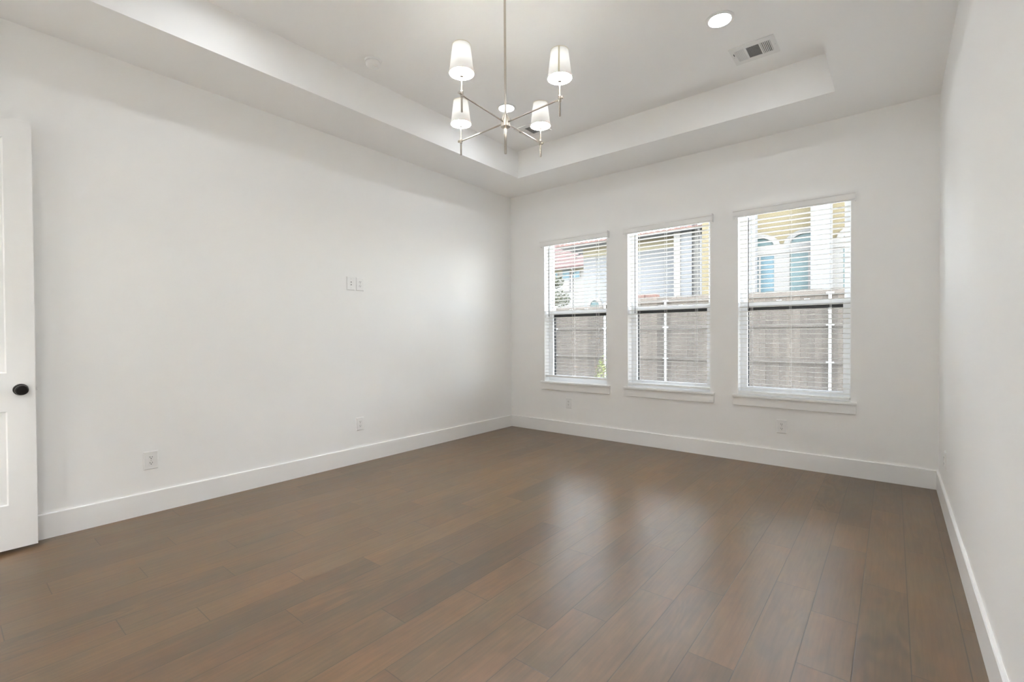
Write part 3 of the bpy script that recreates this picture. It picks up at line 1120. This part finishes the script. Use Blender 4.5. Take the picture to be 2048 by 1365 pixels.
hbox('link_wall', STUCCO, -5.37, -4.85, 16.55, 17.1, GZ, 4.80)
bm = bmesh.new()
tube(bm, [(-5.06, -0.80, G(4.80)), (-5.06, -0.70, G(4.70)), (-5.06, -0.54, G(4.58)), (-5.06, -0.51, G(4.40)), (-5.06, -0.51, G(0.0))], 0.05, 8)
obj('downspout', bm, PIPE, hs)
# low arched window left of it
def arch_pts(cx, z, a, b, n=20):
    return [(cx + a * math.cos(math.pi * k / n), z + b * math.sin(math.pi * k / n)) for k in range(n + 1)]
def arch_ring(name, m, cx, z, a0, b0, a1, b1, y0, y1, parent):
    bm = bmesh.new()
    I, O = arch_pts(cx, z, a0, b0), arch_pts(cx, z, a1, b1)
    vi0 = [bm.verts.new((x, y0 - 17, G(zz))) for x, zz in I]
    vo0 = [bm.verts.new((x, y0 - 17, G(zz))) for x, zz in O]
    vi1 = [bm.verts.new((x, y1 - 17, G(zz))) for x, zz in I]
    vo1 = [bm.verts.new((x, y1 - 17, G(zz))) for x, zz in O]
    for k in range(len(I) - 1):
        bm.faces.new((vi0[k], vi0[k + 1], vo0[k + 1], vo0[k]))
        bm.faces.new((vi1[k], vo1[k], vo1[k + 1], vi1[k + 1]))
        bm.faces.new((vo0[k], vo0[k + 1], vo1[k + 1], vo1[k]))
        bm.faces.new((vi0[k], vi1[k], vi1[k + 1], vi0[k + 1]))
    bm.faces.new((vi0[0], vo0[0], vo1[0], vi1[0]))
    bm.faces.new((vi0[-1], vi1[-1], vo1[-1], vo0[-1]))
    return obj(name, bm, m, parent)
def arch_pane(name, m, cx, z, zb, a, b, y0, y1, parent):
    bm = bmesh.new()
    I = arch_pts(cx, z, a, b) + [(cx - a, zb), (cx + a, zb)]
    A = [bm.verts.new((x, y0 - 17, G(zz))) for x, zz in I]
    B = [bm.verts.new((x, y1 - 17, G(zz))) for x, zz in I]
    bm.faces.new(A)
    bm.faces.new(B[::-1])
    for k in range(len(I)):
        bm.faces.new((A[k], A[(k + 1) % len(I)], B[(k + 1) % len(I)], B[k]))
    return obj(name, bm, m, parent)
aw = arch_ring('arched_window', STUCCO, -9.42, 2.36, 0.21, 0.27, 0.34, 0.40, 16.93, 17.0, hs)
arch_pane('pane', PANE, -9.42, 2.36, 1.2, 0.21, 0.27, 16.97, 16.999, aw)
# the yellow arcade, right
hbox('arcade_wall', PEACH, -4.9, 1.6, 16.0, 20.0, GZ, 5.75, label='yellow stucco wall over the arches')
for cx_, pm in ((-3.22, PANEB), (-1.93, PANE), (-0.64, PANE)):
    f = arch_ring('arched_window', STUCCO, cx_, 3.84, 0.44, 0.30, 0.60, 0.42, 15.90, 16.0, hs)
    arch_pane('pane', PANE, cx_, 3.84, 3.82, 0.44, 0.30, 15.96, 15.999, f)
    hbox('transom', STUCCO, cx_ - 0.645, cx_ + 0.645, 15.89, 16.0, 3.62, 3.85, f)
    for a, b in ((-0.44, 0.02), (0.08, 0.44)):
        hbox('pane', pm, cx_ + a, cx_ + b, 15.95, 15.999, 0.9, 3.62, f)
    for a, b in ((-0.645, -0.44), (0.02, 0.08), (0.44, 0.645)):
        hbox('mullion', STUCCO, cx_ + a, cx_ + b, 15.92, 16.0, 0.9, 3.62, f)
for a, b in ((-3.42, -3.19), (-1.79, -1.31)):
    hbox('pilaster', STUCCO_SHADE, a, b, 15.4, 15.75, GZ, 5.6, label='tall white pilaster before the arches')
t = thing('security_light', 'small dark twin-lamp floodlight under the eave of the stucco house', 'outdoor light', (-9.98, 16.75, 4.55))
bm = bmesh.new()
lathe(bm, [(0.05, -0.02), (0.05, 0.0)], 'x', (0, 0, 0), 12)
obj('mount', bm, GUTTER, t)
for s in (-1, 1):
    bm = bmesh.new()
    tube(bm, [(-0.02, 0, 0), (-0.08, -0.06 * 1, s * 0.08), (-0.16, -0.12, s * 0.14)], [0.02, 0.03, 0.06], 10)
    obj('lamp_head', bm, GUTTER, t)

# clay-capped garden wall beyond the fence
t = thing('garden_wall', 'short clay-capped wall end showing over the fence in the middle window', 'wall end', (-6.4, 14.0, GZ))
bm = bmesh.new()
box(bm, -0.50, 0.70, 0.02, 0.26, 0, G(2.30))
obj('wall_body', bm, STUCCO, t)
bm = bmesh.new()
for k in range(4):
    box(bm, -0.60 + k * 0.335, -0.60 + k * 0.335 + 0.33, -0.05, 0.33, G(2.30), G(2.47), 0.02)
obj('coping', bm, COPING, t)['label'] = 'clay-coloured coping blocks'

# farther house with red tile roof
h2 = thing('tile_roof_house', 'white house with a red clay tile roof beyond the corner, farthest left', 'house', (0, 26, GZ))
def h2box(name, m, x0, x1, y0, y1, z0, z1, parent=h2):
    bm = bmesh.new()
    box(bm, x0, x1, y0 - 26, y1 - 26, G(z0), G(z1))
    return obj(name, bm, m, parent)
h2box('wall', STUCCO, -23, -14.2, 26.5, 34, GZ, 5.75)
h2box('frieze', CREAM, -23, -14.2, 26.47, 26.5, 5.42, 5.74)
bm = bmesh.new()
ev = [(-23.5, 25.8, 5.62), (-14.0, 25.8, 5.62)]
rg = [(-18.9, 29.2, 8.05), (-23.5, 29.2, 8.05)]
nr = 16
for k in range(nr):
    a0, a1 = k / nr, (k + 1) / nr
    lo = [(-23.5, 25.8 + 3.4 * a0, 5.62 + 2.43 * a0), (-14.0 - 4.9 * a0, 25.8 + 3.4 * a0, 5.62 + 2.43 * a0)]
    hi = [(-14.0 - 4.9 * a1, 25.8 + 3.4 * a1, 5.62 + 2.43 * a1 - 0.03), (-23.5, 25.8 + 3.4 * a1, 5.62 + 2.43 * a1 - 0.03)]
    up_ = 0.05
    q = [bm.verts.new((x, y - 26, G(z) + up_)) for x, y, z in lo + hi]
    bm.faces.new(q)
    q2 = [bm.verts.new((x, y - 26, G(z) - 0.05)) for x, y, z in lo]
    bm.faces.new((q[1], q[0], q2[0], q2[1]))
# hip end
q = [bm.verts.new((x, y - 26, G(z))) for x, y, z in ((-14.0, 25.8, 5.62), (-14.0, 34.5, 5.62), (-18.9, 31.1, 8.05), (-18.9, 29.2, 8.05))]
bm.faces.new(q)
obj('tile_roof', bm, TILE, h2)['label'] = 'red clay tile roof'
h2box('eave_board', PIPE, -23.5, -14.0, 25.82, 26.5, 5.56, 5.62)
for (a, b, za, zb) in ((-17.07, -16.56, 4.16, 5.50), (-16.28, -15.80, 4.98, 5.40), (-18.2, -17.5, 4.9, 5.4)):
    f = h2box('house_window', STUCCO, a - 0.05, b + 0.05, 26.44, 26.5, za - 0.05, zb + 0.05)
    if zb - za > 1:
        h2box('pane', PANEB, a, b, 26.42, 26.44, (za + zb) / 2 + 0.06, zb, f)
        h2box('pane', PANEG, a, b, 26.42, 26.44, za, (za + zb) / 2, f)
    else:
        h2box('pane', PANEB, a, b, 26.42, 26.44, za, zb, f)
bm = bmesh.new()
tube(bm, [(-16.10, -0.12, G(5.56)), (-16.12, 0.30, G(5.40)), (-16.35, 0.40, G(5.20)), (-16.38, 0.40, G(0.0))], 0.06, 8)
obj('downspout', bm, PIPE, h2)

# tree beyond the fence
def leaf_cloud(bm, c, r, n, size, seed):
    rnd = random.Random(seed)
    for _ in range(n):
        while True:
            p = Vector((rnd.uniform(-1, 1), rnd.uniform(-1, 1), rnd.uniform(-1, 1)))
            if p.length < 1:
                break
        p = Vector((c[0] + p.x * r[0], c[1] + p.y * r[1], c[2] + p.z * r[2]))
        d = Vector((rnd.gauss(0, 1), rnd.gauss(0, 1), rnd.gauss(0, 1))).normalized()
        u = d.orthogonal().normalized()
        v = d.cross(u)
        s = size * rnd.uniform(0.6, 1.3)
        q = [bm.verts.new(p + w_) for w_ in (-u * s, v * s * 0.45 + d * s * 0.1, u * s, -v * s * 0.45 + d * s * 0.1)]
        bm.faces.new(q)
tr = thing('tree', 'dark bushy tree in front of the red-roofed house', 'tree', (-13.5, 20, GZ))
bm = bmesh.new()
tube(bm, [(0, 0, 0), (0.05, 0, 2.0), (-0.1, 0.05, 3.4), (0.1, 0, 4.5), (-0.2, 0, 5.6)], [0.11, 0.09, 0.07, 0.05, 0.02], 10)
tube(bm, [(0.0, 0.0, 3.0), (0.4, 0, 3.4), (0.7, 0, 3.5)], [0.05, 0.03, 0.01], 8)
obj('trunk', bm, BARK, tr, True)
bm = bmesh.new()
for c, r, n in (((0.15, 0, 3.35), (0.80, 0.7, 0.45), 620), ((0.05, 0, 4.25), (0.55, 0.5, 0.38), 420), ((-0.4, 0, 5.2), (0.5, 0.5, 0.5), 260), ((-0.7, 0, 3.9), (0.7, 0.6, 0.9), 500)):
    leaf_cloud(bm, c, r, n, 0.075, int(c[2] * 10))
obj('foliage', bm, LEAFD, tr)

# flowering shrub just outside the left window
shb = thing('flowering_shrub', 'lime green shrub close outside the window nearest the left corner', 'shrub', (-3.40, 6.3, GZ))
bm = bmesh.new()
rnd = random.Random(5)
for k in range(9):
    a = rnd.uniform(0, 6.28)
    rr = rnd.uniform(0.02, 0.12)
    h = rnd.uniform(0.85, 1.25)
    tube(bm, [(0, 0, 0), (rr * 0.5 * math.cos(a), rr * 0.5 * math.sin(a), h * 0.5), (rr * math.cos(a), rr * math.sin(a), h)], [0.006, 0.005, 0.003], 6)
obj('stem', bm, BARK, shb)
bm = bmesh.new()
leaf_cloud(bm, (0.02, 0, 0.75), (0.13, 0.16, 0.38), 340, 0.024, 9)
leaf_cloud(bm, (0.03, 0, 1.10), (0.06, 0.08, 0.12), 40, 0.018, 19)
obj('foliage', bm, LEAFY, shb)
